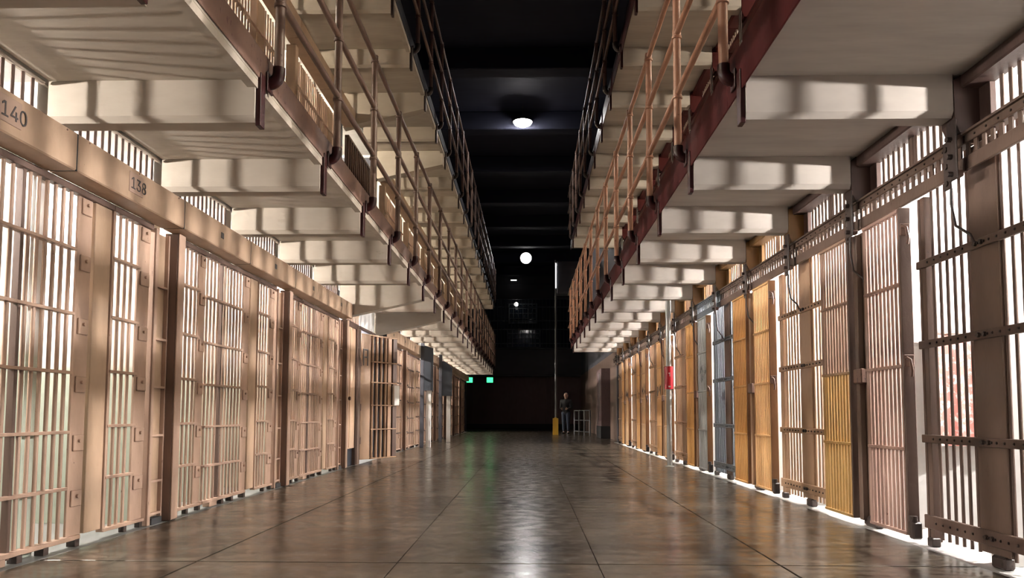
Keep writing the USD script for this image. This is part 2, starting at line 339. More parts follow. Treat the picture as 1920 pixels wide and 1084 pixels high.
def hall_window(name, x0, x1, z0, z1, lab):
    w = thing(name, lab, None, kind='structure')
    y = Y_END + 1.15
    f = MB()
    for a, b, c, d in ((x0, x1, z1 - .08, z1), (x0, x1, z0, z0 + .08), (x0, x0 + .08, z0 + .08, z1 - .08), (x1 - .08, x1, z0 + .08, z1 - .08)): f.box(a, b, y - .08, y + .05, c, d)
    obj('window_frame', f, 'slate', w)
    nx, nz = 6, 4
    for i in range(1, nx): obj('muntin', MB().box(x0 + (x1 - x0) * i / nx - .02, x0 + (x1 - x0) * i / nx + .02, y - .05, y, z0 + .08, z1 - .08), 'slate', w)
    for j in range(1, nz): obj('glazing_bar', MB().box(x0 + .08, x1 - .08, y - .06, y - .01, z0 + (z1 - z0) * j / nz - .02, z0 + (z1 - z0) * j / nz + .02), 'slate', w)
    obj('pane', MB().box(x0 + .08, x1 - .08, y + .01, y + .02, z0 + .08, z1 - .08), 'window_glass', w)
M['window_glass'] = plain('night_window_glass', (.02, .03, .05), .08)
hall_window('window_1', -1.2, .5, 6.2, 7.4, 'upper dark barred window in the end wall')
hall_window('window_2', -1.3, .7, 4.75, 5.9, 'lower dark barred window in the end wall')
gg = thing('gun_gallery_grille', 'dark barred screen across the end wall above the concrete parapet', 'grille')
mbx = MB()
for k in range(91): mbx.cyl((-9 + k * .2, Y_END - .2, 4.66), (-9 + k * .2, Y_END - .2, 7.45), .014, 5, caps=False)
obj('bar', mbx, 'slate', gg, kind='stuff')
for z in (4.9, 5.7, 6.2, 7.0): obj('rail', MB().box(-9, 9, Y_END - .23, Y_END - .17, z - .025, z + .025), 'slate', gg)
cl = thing('ceiling', 'dark concrete hall ceiling with cross beams', None, kind='structure')
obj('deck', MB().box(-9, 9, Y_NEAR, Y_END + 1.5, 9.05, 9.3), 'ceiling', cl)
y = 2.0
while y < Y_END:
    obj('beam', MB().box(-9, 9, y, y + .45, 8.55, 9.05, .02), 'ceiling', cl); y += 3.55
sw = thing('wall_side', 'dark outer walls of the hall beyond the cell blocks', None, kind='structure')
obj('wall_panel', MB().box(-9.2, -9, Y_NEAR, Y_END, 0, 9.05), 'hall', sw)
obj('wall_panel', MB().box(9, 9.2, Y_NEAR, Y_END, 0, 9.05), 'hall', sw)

# ---------------------------------------------------------------- galleries
def gallery(sx, edge, wall, yend, lv, lab, haunch=()):
    z = lv * TIER; mat = 'slab_l' if sx < 0 else 'slab_r'
    g = thing('gallery', lab, 'gallery')
    obj('deck_slab', MB().box(edge, wall, Y_NEAR, yend, z + ZS, z + ZD, .006), mat, g)
    k = -5
    while True:
        y = YB0 + 1.5 * k
        if y > yend - .1: break
        if y > Y_NEAR:
            inner = wall + .003 if sx < 0 else 2.655
            hz = None
            for h in haunch:
                if abs(h - y) < .3: hz = h
            if hz is None:
                p = [(y + .025, z + ZB), (y + .15, z + ZB), (y + .15, z + ZS + .01), (y, z + ZS + .01), (y, z + ZB + .04)]
                obj('beam', MB().prism(p, 'x', edge + sx * .012, inner), mat, g)
            else:
                p = [(edge + sx * .012, z + ZB - .01), (wall, z + 2.46), (wall, z + ZS + .01), (edge + sx * .012, z + ZS + .01)]
                obj('haunched_beam', MB().prism(p, 'y', y - (.215 if y > 14 else 0), y + (.2 if y < 14 else -.015)), mat, g)
            b = MB().box(edge - sx * .022, edge + sx * .012, y + .02, y + .10, z + ZB - .02, z + ZS + .06, .004)
            obj('hanger_plate', b, 'oxblood' if (sx > 0 or lv == 0) else 'dark_iron', g)
        k += 1
    if sx < 0:
        obj('edge_lip', MB().box(edge, edge + sx * .06, Y_NEAR, yend, z + ZS - .05, z + ZS), mat, g)
    ya = Y_NEAR
    fm = ('fascia_tan' if lv == 0 else 'navy') if sx < 0 else ('red_brown' if lv == 0 else 'oxblood')  # upper fascias darker, the left near-black: their shadow is put into the colour
    while ya < yend - .1:
        yb = min(ya + 3.0, yend)
        f = MB().box(edge - sx * .012, edge, ya + .002, yb - .002, z + ZS - (.07 if sx > 0 else -.02), z + ZD + .06, .004)
        f.box(edge, edge + sx * .05, ya + .002, yb - .002, z + ZD + .0, z + ZD + .02)
        obj('fascia_plate', f, fm, g); ya = yb
    return g
gallery(-1, EL, XL, L_END, 0, 'lower concrete gallery with tan fascia above the boxed lock housings', (12.14, 15.14))
gallery(1, ER, XR, R_END, 0, 'lower concrete gallery with red-brown fascia above the sliding doors', ())
gallery(-1, EL, XL, L_END, 1, 'upper concrete gallery above the tan cell fronts', (12.14, 15.14))
gallery(1, ER, XR, R_END, 1, 'upper concrete gallery over the red-brown lower gallery', ())

def railing(sx, edge, yend, lv, lab):
    z = lv * TIER; x = edge - sx * .085
    pm = ('pipe' if sx < 0 else 'pipe_r') if lv == 0 else 'pipe'
    em = 'oxblood' if lv == 0 else 'dark_iron'  # upper railing pipe and elbows take darker paint in place of shadow
    t = thing('gallery_railing', lab, 'railing')
    for h in (.57, 1.10, 1.63):
        obj('rail', MB().cyl((x, Y_NEAR + .3, z + 3.08 + h), (x, yend - .05, z + 3.08 + h), .0265, 12), pm, t)
    k = -4
    while True:
        y = YB0 + .165 + 1.5 * k
        if y > yend: break
        p = obj('post', MB().cyl((x, y, z + 3.17), (x, y, z + 4.73), .033, 12), pm, t)
        for h in (.57, 1.10, 1.63):
            q = z + 3.08 + h
            obj('collar', MB().lathe([(.033, q - .048), (.043, q - .045), (.043, q - .025), (.037, q - .02), (.037, q + .032), (.033, q + .036)], (x, y, 0), 12), pm, p)
        a = np.linspace(0, math.pi / 2, 6); R = .065
        pts = [(edge - sx * .016, y, z + 3.085)] + [(x + sx * R - sx * R * math.sin(q), y, z + 3.085 + R - R * math.cos(q)) for q in a] + [(x, y, z + 3.19)]
        e = MB().tube(pts, .042, 10); e.box(edge - sx * .016, edge - sx * .03, y - .05, y + .05, z + 3.02, z + 3.15, .004)
        obj('elbow', e, em, t); k += 1
    return t
railing(-1, EL, L_END, 0, 'brown pipe railing of the lower gallery over the boxed lock housings')
railing(1, ER, R_END, 0, 'salmon pipe railing of the lower gallery over the sliding doors')
railing(-1, EL, L_END, 1, 'dark pipe railing of the upper gallery above the tan cell fronts')
railing(1, ER, R_END, 1, 'dark pipe railing of the upper gallery above the salmon railing')

# ---------------------------------------------------------------- bare bulbs, one to a cell
ico = trimesh.creation.icosphere(subdivisions=1, radius=.03)
def bulb(t, m):
    obj('globe', MB().mesh(trimesh.Trimesh(ico.vertices, ico.faces, process=False), True), m, t)
    obj('socket', MB().cyl((0, 0, .026), (0, 0, .10), .02, 10, .026), 'porcelain', t)
    obj('stem', MB().cyl((0, 0, .10), (0, 0, .182), .008, 6), 'dark_iron', t)
def bulbs(sx, xb, yend, row, cut=None):
    n = 0
    for lv in (0, 1):
        k = -3; n = 0
        while True:
            y = 5.45 + 1.5 * k; k += 1
            if y > yend - .6: break
            n += 1
            if cut and cut[0] < y < cut[1]: continue
            lab = f'bare bulb in the {nth(n-2)} {"ground floor" if lv == 0 else "upper tier"} cell of the {row}'
            m = ('bulb' if sx < 0 else 'bulb_r') if lv == 0 else 'bulb2'
            cached(('bulb', m), 'ceiling_bulb', lambda t: bulb(t, m), lab, 'bulb', (xb, y, lv * TIER + 2.85), 'bare bulbs in the cells')
bulbs(-1, XL - 1.5, L_END, 'row under the boxed housings')
bulbs(1, XR + 1.65, R_END, 'row of sliding doors')

# ---------------------------------------------------------------- row under the boxed lock housings
LR = (.435, .81, 1.21, 1.61, 2.05)       # heights of the cross rails
ROWL = 'under the boxed housing'
def rails(t, y0, y1, mat, zs, x=XL, last=True):
    for z in zs: obj('rail', MB().box(x - .02, x + .032, y0, y1, z - .010, z + .010, .002), mat, t)
def lockplate(t, y0, y1, mat, zs):
    obj('lock_plate', MB().box(XL - .012, XL + .006, y0, y1, .06, 2.40, .003), mat, t)
    for z in zs:
        h = obj('latch_plate', MB().box(XL + .006, XL + .02, y0 + .03, y1 - .02, z - .13, z - .02, .004), mat, t)
        obj('knob', MB().cyl((XL + .02, (y0 + y1) / 2, z - .06), (XL + .035, (y0 + y1) / 2, z - .06), .012, 8), mat, h)
def doorL(near, y0, n, yl0, yl1, mat='tan', zs=LR):
    def f(t):
        bars(t, [y0 + .085 * i for i in range(n)], XL, .06, 2.40, .0135, mat, near)
        if near: rails(t, y0 - .035, yl0, mat, zs)
        else:
            for z in zs: obj('rail', MB().box(XL - .02, XL + .034, y0 - .035, yl1, z - .014, z + .014), 'brown', t)  # far rails browned to stand in for their shadowed undersides
        obj('top_rail', MB().box(XL - .03, XL + .03, y0 - .04, yl1 + .008, 2.40, 2.446, .003), 'brown', t)
        obj('bottom_rail', MB().box(XL - .03, XL + .03, y0 - .04, yl1, .045, .07, .003), mat, t)
        lockplate(t, yl0, yl1, mat, list(zs) + [2.41])
        for a in (y0 + .25, yl1 - .05): obj('foot', MB().box(XL - .02, XL + .02, a, a + .04, 0, .045), 'dark_iron', t)
        obj('stile', MB().box(XL - .02, XL + .024, y0 - .045, y0 - .022, .05, 2.42, .003), mat, t)
    return f
def grilleL(near, mat='tan'):
    def f(t):
        ys = [.80 + .084 * i for i in range(4)] + [1.21 + .084 * i for i in range(6)]
        bars(t, ys, XL, .05, 2.40, .0135, mat, near)
        obj('stile', MB().box(XL - .035, XL + .01, 1.135, 1.165, .03, 2.42, .003), 'brown', t)
        zs = [z - .035 for z in LR]
        for z in zs: obj('rail', MB().box(XL - .02, XL + .032, .77, 1.67, z - (.010 if near else .014), z + (.010 if near else .014), .002), mat if near else 'brown', t)  # brown on the far rails is shade put into the colour
        obj('bottom_rail', MB().box(XL - .03, XL + .03, .77, 1.84, .045, .075, .003), mat, t)
        obj('top_rail', MB().box(XL - .03, XL + .03, .785, 2.115, 2.40, 2.446, .003), 'brown', t)
        lockplate(t, 1.71, 1.875, mat, list(zs) + [2.41])
        obj('wide_plate', MB().box(XL - .02, XL + .012, 1.905, 2.11, .07, 2.42, .004), 'tan2', t)
        for a in (1.2, 1.45, 1.78): obj('foot', MB().box(XL - .03, XL + .03, a, a + .05, 0, .05), 'dark_iron', t)
        obj('curb_brick', MB().box(XL - .05, XL + .02, .95, 1.12, 0, .05, .004), 'tan', t)
    return f
def postL(near):
    def f(t):
        obj('column', MB().box(XL - .03, XL + .088, 0, .115, .0, 2.446, .006), 'post', t)  # near face's shade is in the body colour, lit front stays tan
        obj('front_plate', MB().box(XL + .088, XL + .10, 0, .115, .01, 2.446, .003), 'tan', t)
        obj('side_stile', MB().box(XL - .02, XL + .02, -.02, 0.0, .04, 2.42, .003), 'tan', t)
        obj('slim_stile', MB().box(XL - .02, XL + .05, -.295, -.25, 0.0, 2.42, .004), 'tan', t)
        obj('side_panel', MB().box(XL - .03, XL - .012, -.235, -.02, .05, 2.41, .003), 'tan2', t)
        for z in [.17] + list(LR): obj('rail', MB().box(XL - .012, XL + .02, -.24, -.02, z - .1, z - .082), 'tan', t)
        obj('foot', MB().box(XL - .02, XL + .05, -.23, -.06, 0, .05), 'black', t)
    return f
def housing(num):
    def f(t):
        obj('body', MB().box(XL + .02, XH, .006, 1.494, 2.446, 2.69, .008), 'tan2', t)
        obj('seam', MB().box(XL + .04, XH - .004, -.006, .006, 2.448, 2.688), 'black', t)
        if num:
            yc = {'140': .865, '138': .71}[num]
            pl = obj('number_plate', MB().box(XH - .002, XH + .005, yc - .095, yc + .095, 2.505, 2.655, .002), 'plate', t, label='dark plate with the number ' + num)
            obj('digits', text(MB(), num, .085, XH + .005, yc - .082, 2.535, 1, .002), 'digit', pl)
        else: obj('small_plate', MB().box(XH - .002, XH + .004, .74, .80, 2.545, 2.60, .002), 'digit', t)
        rv = MB()
        for q in (.12, .75, 1.38): rv.cyl((XH, q, 2.672), (XH + .004, q, 2.672), .006, 6)
        obj('rivet', rv, 'rust', t, kind='stuff')
    return f
def transomL(near):
    def f(t):
        ys = [.12 + .09 * i for i in range(15)]
        bars(t, ys, XL - .02, 2.70, 3.02, .0115, 'brown', near)
        obj('top_trim', MB().box(XL - .034, XL - .002, .08, 1.48, 3.005, 3.03, .006), 'slab_l', t)
    return f
P0 = [0.3 + 3 * k for k in range(0, 12)]
nd = nh = ng = 0
for i, P in enumerate(P0):
    if P > 36: break
    near = P < 9.5
    cutm = abs(P - 12.3) < .2
    o, o2 = nth(i - 1), nth(i)
    where = 'along the tan row'
    cached(('postL',), 'row_post', postL(near), f'{o} post with painted-in shade dividing the cell pairs {where}', 'post', (0, P, 0), 'posts between the cell pairs')
    if not cutm:
        cached(('doorLa', near), 'cell_door', doorL(near, .20, 5, .60, .75), f'tan barred door just past the {o} dividing post {ROWL}', 'cell door', (0, P, 0), 'tan barred cell doors')
        cached(('grilleL', near), 'bar_grille', grilleL(near), f'tan fixed bar grille ahead of the {o2} dividing post {ROWL}', 'grille', (0, P, 0), 'tan fixed grilles')
        cached(('doorLb', near), 'cell_door', doorL(near, 2.16, 4, 2.51, 2.69), f'narrow tan barred door right before the {o2} dividing post {ROWL}', 'cell door', (0, P, 0), 'tan barred cell doors')
k = -3; n = 0
while True:
    y = YB0 + 1.5 * k; k += 1
    if y + 1.5 > L_END - .3: break
    if 12.0 < y < 15.0: continue
    near = y < 9
    num = {3.14: '140', 4.64: '138'}.get(round(y, 2), '')
    n += 1
    lab = f'tan lock housing box marked {num}, {"foremost in the row" if num == "140" else "beside the foremost box"}' if num else f'{nth(n-2)} tan lock housing box of the row, unnumbered'
    cached(('housing', num), 'lock_housing', housing(num), lab, 'lock housing', (0, y, 0), 'boxed lock housings')
    cached(('transomL', near), 'transom_grille', transomL(near), f'short barred transom above the {nth(n-2)} lock housing box', 'transom', (0, y, 0), 'transoms above the housings')
# upper tier of the same row (seen from below through the railing)
def upperL(t):
    ys = [.20 + .085 * i for i in range(5)] + [.80 + .084 * i for i in range(11)] + [2.16 + .085 * i for i in range(4)]
    bars(t, ys, XL, .05, 2.42, .0135, 'tan', False)
    for z in LR: obj('rail', MB().box(XL - .02, XL + .032, .15, 2.7, z - .010, z + .010), 'tan', t)
    for a, b in ((.60, .75), (1.71, 1.875), (2.51, 2.69)): obj('lock_plate', MB().box(XL - .012, XL + .006, a, b, .06, 2.42, .003), 'tan', t)
    obj('wide_plate', MB().box(XL - .02, XL + .012, 1.905, 2.11, .07, 2.42, .004), 'tan2', t)
    obj('column', MB().box(XL - .03, XL + .10, 0, .115, .006, 2.446, .006), 'tan2', t)
    for a in (-.16, 1.34): obj('lock_housing', MB().box(XL + .02, XH, a + .006, a + 1.494, 2.446, 2.69, .008), 'tan2', t)
    bars(t, [-.04 + .09 * i for i in range(33) if abs(-.04 + .09 * i - 1.34) > .1], XL - .02, 2.70, 3.02, .0115, 'brown', False, 'transom_bar')
    obj('top_trim', MB().box(XL - .034, XL - .002, -.1, 2.8, 3.005, 3.03, .006), 'slab_l', t)
for i, P in enumerate(P0):
    if P > 36 or abs(P - 12.3) < .2: continue
    cached(('upperL',), 'upper_cell_front', upperL, f'{nth(i)} upper tier cell front behind the brown pipe railing', 'cell front', (0, P, TIER), 'upper tier tan cell fronts')

# ---------------------------------------------------------------- row of sliding doors under the exposed track
SZ = (.165, .74, 1.40, 1.97)
def grilleR(near, mat, mplate):
    def f(t):
        ys = [-.61 + .085 * i for i in range(6)] + [.165 + .085 * i for i in range(6)]
        bars(t, ys, XR + .02, .055, 2.62, .011, mat, near)
        obj('wide_plate', MB().box(XR - .004, XR + .02, -.175, .115, .07, 2.60, .004), mplate, t)
        obj('stile', MB().box(XR - .006, XR + .05, .645, .70, .03, 2.45, .004), mat, t)
        obj('stile', MB().box(XR - .006, XR + .03, .71, .735, .05, 2.45, .004), mat, t)
        for z in SZ:
            h = .028 if z > .3 else .046
            s = obj('strap', MB().box(XR - .022, XR + .004, -.68, .745, z - h, z + h, .004), mat, t)
            rv = MB()
            for y in [q for q in ys] + [-.11, -.06, 0.0, .05]:
                rv.cyl((XR - .022, y, z), (XR - .030, y, z), .010, 6, .006)
            for y in (-.035, .025): rv.cyl((XR - .022, y, z), (XR - .036, y, z), .017, 8, .014)
            obj('rivet', rv, 'dark_iron' if near else mat, s, kind='stuff')
        obj('foot', MB().box(XR - .03, XR + .04, -.15, -.02, 0, .075, .012), 'dark_iron', t)
        obj('foot', MB().box(XR - .03, XR + .03, .63, .70, 0, .06, .006), 'dark_iron', t)
    return f
DX = XR - .075
def doorR(near, mat, mdark=None, latch=True):
    w = .60
    def f(t):
        ys = [.055 + .0605 * i for i in range(9)]
        bars(t, ys, DX, .06, 2.40, .0125, mat, near)
        obj('front_stile', MB().box(DX - .02, DX + .062, 0, .022, .05, 2.42, .004), mdark or mat, t)  # edge turned from the light is coloured dark to give its shade
        obj('rear_stile', MB().box(DX - .012, DX + .03, w - .03, w + .02, .05, 2.42, .004), mat, t)
        for z in (.06, .66, 1.26, 1.86, 2.40):
            obj('rail', MB().box(DX - .026, DX + .02, .02, w, z - .011, z + .011, .003), mat, t)
        if latch:
            for z in (1.28, 2.24):
                l = MB().tube([(DX + .0, -.002, z + .03), (DX - .01, -.035, z + .035), (DX + .0, -.06, z + .02), (DX + .01, -.065, z - .06), (DX + .01, -.05, z - .10)], .011, 6)
                l.box(DX - .02, DX + .05, -.016, 0, z - .03, z + .06, .004)
                obj('latch', l, 'rust', t)
            obj('foot_bolt', MB().box(DX - .02, DX + .05, -.06, 0.0, .03, .15, .01).cyl((DX, -.03, .15), (DX, -.03, .19), .03, 8), 'dark_iron', t)
    return f
def jambR(mat):
    def f(t):
        obj('jamb_plate', MB().box(XR - .03, XR + .01, 0, .22, .03, 2.42, .004), mat, t)
        obj('guide', MB().box(XR - .08, XR - .03, .135, .20, .05, 2.40, .006), mat, t)
        h = MB().box(XR - .115, XR - .03, .02, .17, 1.16, 1.28, .008)
        obj('lock_box', h, 'rust', t)
        for z in (.35, .95, 1.75, 2.05): obj('slot', MB().box(XR - .035, XR - .029, .03, .06, z, z + .06, .004), 'black', t)
        obj('foot', MB().box(XR - .05, XR + .03, -.02, .2, 0, .09, .02), 'dark_iron', t)
    return f
def trackR(near, mat):
    def f(t):
        obj('channel', MB().box(XR - .09, XR - .01, .005, 1.495, 2.595, 2.655, .006), mat, t)
        c = MB().box(XR - .11, XR - .09, .005, 1.495, 2.645, 2.66)
        obj('channel_flange', c, mat, t)
        obj('rail', MB().box(XR - .085, XR - .06, .005, 1.495, 2.425, 2.515, .005), mat, t)
        for k in range(16): 
            pass
        rv = MB()
        for k in range(12): rv.cyl((XR - .09, .12 + .115 * k, 2.62), (XR - .097, .12 + .115 * k, 2.62), .009, 6, .006)
        obj('rivet', rv, 'dark_iron', t, kind='stuff')
        sp = MB()
        for k in range(18): sp.box(XR - .075, XR - .065, .06 + .083 * k, .095 + .083 * k, 2.51, 2.60)
        obj('spacer', sp, mat, t, kind='stuff')
    return f
def hangerR(mat):
    def f(t):
        obj('plate', MB().box(XR - .17, XR - .155, -.05, .05, 2.36, 2.74, .006), 'dark_iron', t)
        obj('plate', MB().box(XR - .13, XR - .115, .09, .17, 2.34, 2.65, .006), 'dark_iron', t)
        for a, b in ((2.38, XR - .112), (2.70, XR - .142)): obj('arm', MB().box(XR - .155, b, -.03, .03, a, a + .04, .004), 'rust', t)
        b = MB()
        for z in (2.40, 2.51, 2.62): b.cyl((XR - .17, 0, z), (XR - .20, 0, z), .018, 8); b.cyl((XR - .14, .13, z - .02), (XR - .116, .13, z - .02), .02, 8)
        obj('bolt', b, 'dark_iron', t, kind='stuff')
        obj('crank_rod', MB().tube([(XR - .12, .10, 2.40), (XR - .115, .12, 2.25), (XR - .10, .10, 2.10), (XR - .07, .0, 2.02), (XR - .055, -.01, 1.97)], .009, 6), 'dark_iron', t)
    return f
def transomR(near, mat, fmat):
    def f(t):
        ys = [.30 + .083 * i for i in range(13)]
        bars(t, ys, XR + .03, 2.664, 2.95, .0125, mat, near)
        obj('mullion', MB().box(XR + .015, XR + .045, .82, .86, 2.664, 2.95, .004), mat, t)
        p = [(2.66, 2.74), (2.69, 2.668), (XR + .06, 2.668), (XR + .06, 3.034), (2.70, 3.034), (2.66, 3.0)]
        obj('frame_post', MB().prism(p, 'y', 0, .15), fmat, t)
        obj('frame_head', MB().box(2.70, XR + .06, .15, 1.5, 2.945, 3.034, .01), fmat, t)
        obj('frame_jamb', MB().box(XR - .03, XR + .05, .15, .22, 2.664, 2.945, .004), fmat, t)
        obj('frame_jamb', MB().box(XR + .01, XR + .05, 1.385, 1.495, 2.664, 2.945, .004), fmat, t)  # end plate added to keep the next beam dark near the wall
    return f
Q0 = [1.65 + 3 * k for k in range(0, 8)]
GR = {1: ('brown', 'plate_brown', 'dark brown riveted'), 2: ('tan_grille', 'tan_grille', 'tan riveted'), 3: ('slate', 'plate_brown', 'slate grey riveted')}
DA = {1: ('pink', 'pinkish tan'), 2: ('orange2', 'pale orange'), 3: ('grey', 'scuffed grey')}
DB = {1: ('twotone', 'two-tone tan over ochre'), 2: ('orange', 'bright orange'), 3: ('orange', 'orange')}
TR = 'under the exposed door track'
for i, Q in enumerate(Q0):
    if Q > R_END - 1.0: break
    near = Q < 10
    gm, gp, gl = GR.get(i, ('tan_grille', 'tan_grille', 'tan') if i else ('brown', 'plate_brown', 'brown'))
    o = nth(i)
    t = thing('bar_grille', f'{gl} fixed bar grille, {o} grille panel {TR}', 'grille', (0, Q, 0), 0, 'fixed grilles in the sliding door row'); grilleR(near, gm, gp)(t)
    if Q + 1.6 < R_END:
        m, l = DA.get(i, ('worn_tan', 'orange-tan smudged') if i else ('pink', 'pinkish'))
        t = thing('sliding_door', f'{l} barred sliding door nearer the {o} grille panel {TR}', 'sliding door', (0, Q + .82, 0), 0, 'barred sliding doors'); doorR(near, m, 'brown' if i < 2 else 'stile_shaded')(t)
        t = thing('jamb_post', f'riveted steel jamb between the {o} pair of sliding doors', 'jamb', (0, Q + 1.45, 0), 0, 'jambs between sliding doors'); jambR('plate_brown' if i < 2 else 'tan_grille')(t)
    if Q + 2.4 < R_END:
        m, l = DB.get(i, ('worn_orange', 'orange smudged') if i else ('pink', 'pinkish'))
        t = thing('sliding_door', f'{l} barred sliding door past the {o} jamb {TR}', 'sliding door', (0, Q + 1.72, 0), 0, 'barred sliding doors'); doorR(near, m, 'brown' if i < 2 else 'stile_shaded', latch=False)(t)
k = -3; n = 0
while True:
    y = YB0 + 1.5 * k; k += 1
    if y + 1.5 > R_END + .3: break
    near = y < 9; n += 1
    if y < 0: n = 0; continue
    tm = 'track' if y < 9.2 or not (10.5 < y < 12) else 'slate'
    fm = 'frame_brown' if y < 7 else 'ochre'
    cached(('track', near, tm), 'door_track', trackR(near, tm), f'{nth(n-2)} length of riveted steel track above the sliding doors', 'door track', (0, y, 0), 'door track lengths')
    cached(('hanger',), 'track_hanger', hangerR(tm), f'dark iron hanger bracket at the start of the {nth(n-2)} track length', 'bracket', (0, y, 0), 'track hangers')
    cached(('transomR', near, fm), 'transom_grille', transomR(near, 'track' if y < 7 else 'tan_grille', fm), f'barred transom in a {"brown" if fm == "frame_brown" else "ochre"} frame above the {nth(n-2)} track length', 'transom', (0, y, 0), 'transoms above the track')
def upperR(t):
    bars(t, [-.61 + .085 * i for i in range(6)] + [.165 + .085 * i for i in range(6)], XR + .02, .055, 2.62, .011, 'tan_grille', False)
    obj('wide_plate', MB().box(XR - .004, XR + .02, -.175, .115, .07, 2.60, .004), 'tan_grille', t)
    for z in SZ: obj('strap', MB().box(XR - .022, XR + .004, -.68, .745, z - .028, z + .028, .004), 'tan_grille', t)
    for a in (.82, 1.69):
        bars(t, [a + .055 + .0605 * i for i in range(9)], DX, .06, 2.40, .0125, 'orange', False, 'door_bar')
        obj('door_stile', MB().box(DX - .02, DX + .062, a, a + .022, .05, 2.42, .004), 'orange', t)
        for z in (.06, 1.26, 2.40): obj('door_rail', MB().box(DX - .026, DX + .02, a + .022, a + .6, z - .011, z + .011, .003), 'orange', t)
    obj('track_rail', MB().box(XR - .085, XR - .06, -.69, 2.30, 2.425, 2.515, .005), 'red_brown', t)
    obj('track_channel', MB().box(XR - .09, XR - .01, -.69, 2.30, 2.595, 2.655, .006), 'red_brown', t)
    bars(t, [.30 + .083 * i for i in range(13)] + [1.80 + .083 * i for i in range(6)] + [-.66 + .083 * i for i in range(7)], XR + .03, 2.664, 2.95, .0115, 'track', False, 'transom_bar')
    for a, b in ((-.01, 1.485), (1.49, 2.30)):
        p = [(2.66, 2.74), (2.69, 2.668), (XR + .06, 2.668), (XR + .06, 3.034), (2.70, 3.034), (2.66, 3.0)]
        obj('frame_post', MB().prism(p, 'y', a, a + .15), 'red_brown', t)
        obj('frame_head', MB().box(2.70, XR + .06, a + .15, b, 2.945, 3.034, .01), 'red_brown', t)
        for x, y in ((XR - .17, a - .05), (XR - .13, a + .09)): obj('hanger_plate', MB().box(x, x + .015, y, y + .09, 2.36, 2.72, .006), 'dark_iron', t)
    obj('frame_head', MB().box(2.70, XR + .06, -.69, -.015, 2.945, 3.034, .01), 'red_brown', t)
for i, Q in enumerate(Q0):
    if Q + 2.9 > R_END + 1: break
    cached(('upperR',), 'upper_cell_front', upperR, f'{nth(i)} upper tier cell front behind the salmon pipe railing', 'cell front', (0, Q, TIER), 'upper tier orange cell fronts')

# ---------------------------------------------------------------- the cross passage with its gate
dr = thing('passage_door', 'pale peach solid steel door with rusty knob past the last numbered cells', 'door', (XL + .02, 12.44, 0))
obj('leaf', MB().box(-.02, .03, 0, .66, .30, 2.38, .006), 'peach', dr)
obj('stiffener', MB().box(.03, .042, .25, .31, .32, 2.36, .004), 'peach', dr)
obj('void_panel', MB().box(-.04, -.01, 0, .66, 0, .30), 'navy', dr)  # dark sheet standing in for the dark void under the leaf
obj('knob', MB().cyl((.03, .06, 1.15), (.07, .06, 1.15), .015, 8).cyl((.07, .06, 1.15), (.10, .06, 1.15), .035, 10, .03), 'rust', dr)
obj('frame', MB().box(-.06, .05, .66, .68, 0, 2.44).box(-.06, .05, -.02, 0, 0, 2.44).box(-.06, .05, -.02, .68, 2.38, 2.44), 'brown', dr)
gp = thing('gate_post', 'brown steel post between the peach door and the old barred gate', 'post', (XL, 13.22, 0))
obj('column', MB().box(-.06, .08, 0, .18, 0, 2.41, .008), 'plate_brown', gp)
obj('cap', MB().box(-.07, .09, -.01, .19, 2.41, 2.445, .006), 'brown', gp)
ang = -28.0
ga = thing('passage_gate', 'old tan barred gate with an A plaque and white lock box', 'gate', (XL + .06, 13.47, .05), ang)
obj('hinge_plate', MB().box(-.012, .012, 0, .265, .02, 2.30, .004), 'tan_grille', ga)
ap = MB()
for a, b, c, d in ((.05, .075, 1.72, 2.02), (.165, .19, 1.72, 2.02), (.075, .165, 1.995, 2.02), (.075, .165, 1.86, 1.885)): ap.box(.012, .018, a, b, c, d)
obj('added_dark_sheet', MB().box(-.075, -.055, .02, 1.0, .02, 2.28, .003), 'navy', ga)  # added sheet that keeps the gaps between the gate bars dark
obj('letter', ap, 'digit', ga, label='black letter A on the gate plate')
for kx in range(4): obj('bar', MB().cyl((0, .325 + .125 * kx, .02), (0, .325 + .125 * kx, 2.30), .030, 8), 'tan_grille', ga)
obj('wide_bar', MB().box(-.015, .015, .77, .875, .02, 2.30, .004), 'tan_grille', ga)
obj('edge_stile', MB().box(-.03, .03, .90, 1.02, .02, 2.28, .006), 'brown', ga)
for z in (.03, .56, 1.0, 1.42, 1.80, 2.28): obj('rail', MB().box(-.03, .04, .26, 1.02, z - .012, z + .012, .004), 'tan_grille', ga)
obj('lock_box', MB().box(.04, .10, .86, 1.02, 1.0, 1.38, .01), 'whitepaint', ga, label='white lock box')
for z in (.3, .9, 1.7): obj('hinge', MB().cyl((.0, -.01, z), (.0, -.01, z + .12), .03, 8), 'rust', ga)
tg = thing('transom_grille', 'barred transom over the old passage gate', 'transom', (0, 12.44, 0))
for kx in range(9): obj('bar', MB().cyl((XL, .1 + .12 * kx, 2.48), (XL, .1 + .12 * kx, 2.98), .016, 8), 'tan', tg)
obj('rail', MB().box(XL - .03, XL + .03, -.0, 2.47, 2.45, 2.49), 'brown', tg)
obj('panel', MB().box(XL - .03, XL + .0, 1.2, 2.47, 2.49, 3.02), 'whitepaint', tg)
ug = thing('upper_passage_gate', 'dark ribbed steel gate on the upper tier above the passage', 'gate', (0, 12.44, TIER))
obj('sheet', MB().box(XL - .04, XL - .02, 0, 2.45, .05, 2.44), 'brown', ug)
for kx in range(16): obj('rib', MB().box(XL - .02, XL + .02, .05 + .15 * kx, .09 + .15 * kx, .05, 2.44, .004), 'brown', ug)
for z in (.06, .9, 1.7, 2.42): obj('rail', MB().box(XL - .03, XL + .03, 0, 2.45, z - .02, z + .02), 'brown', ug)
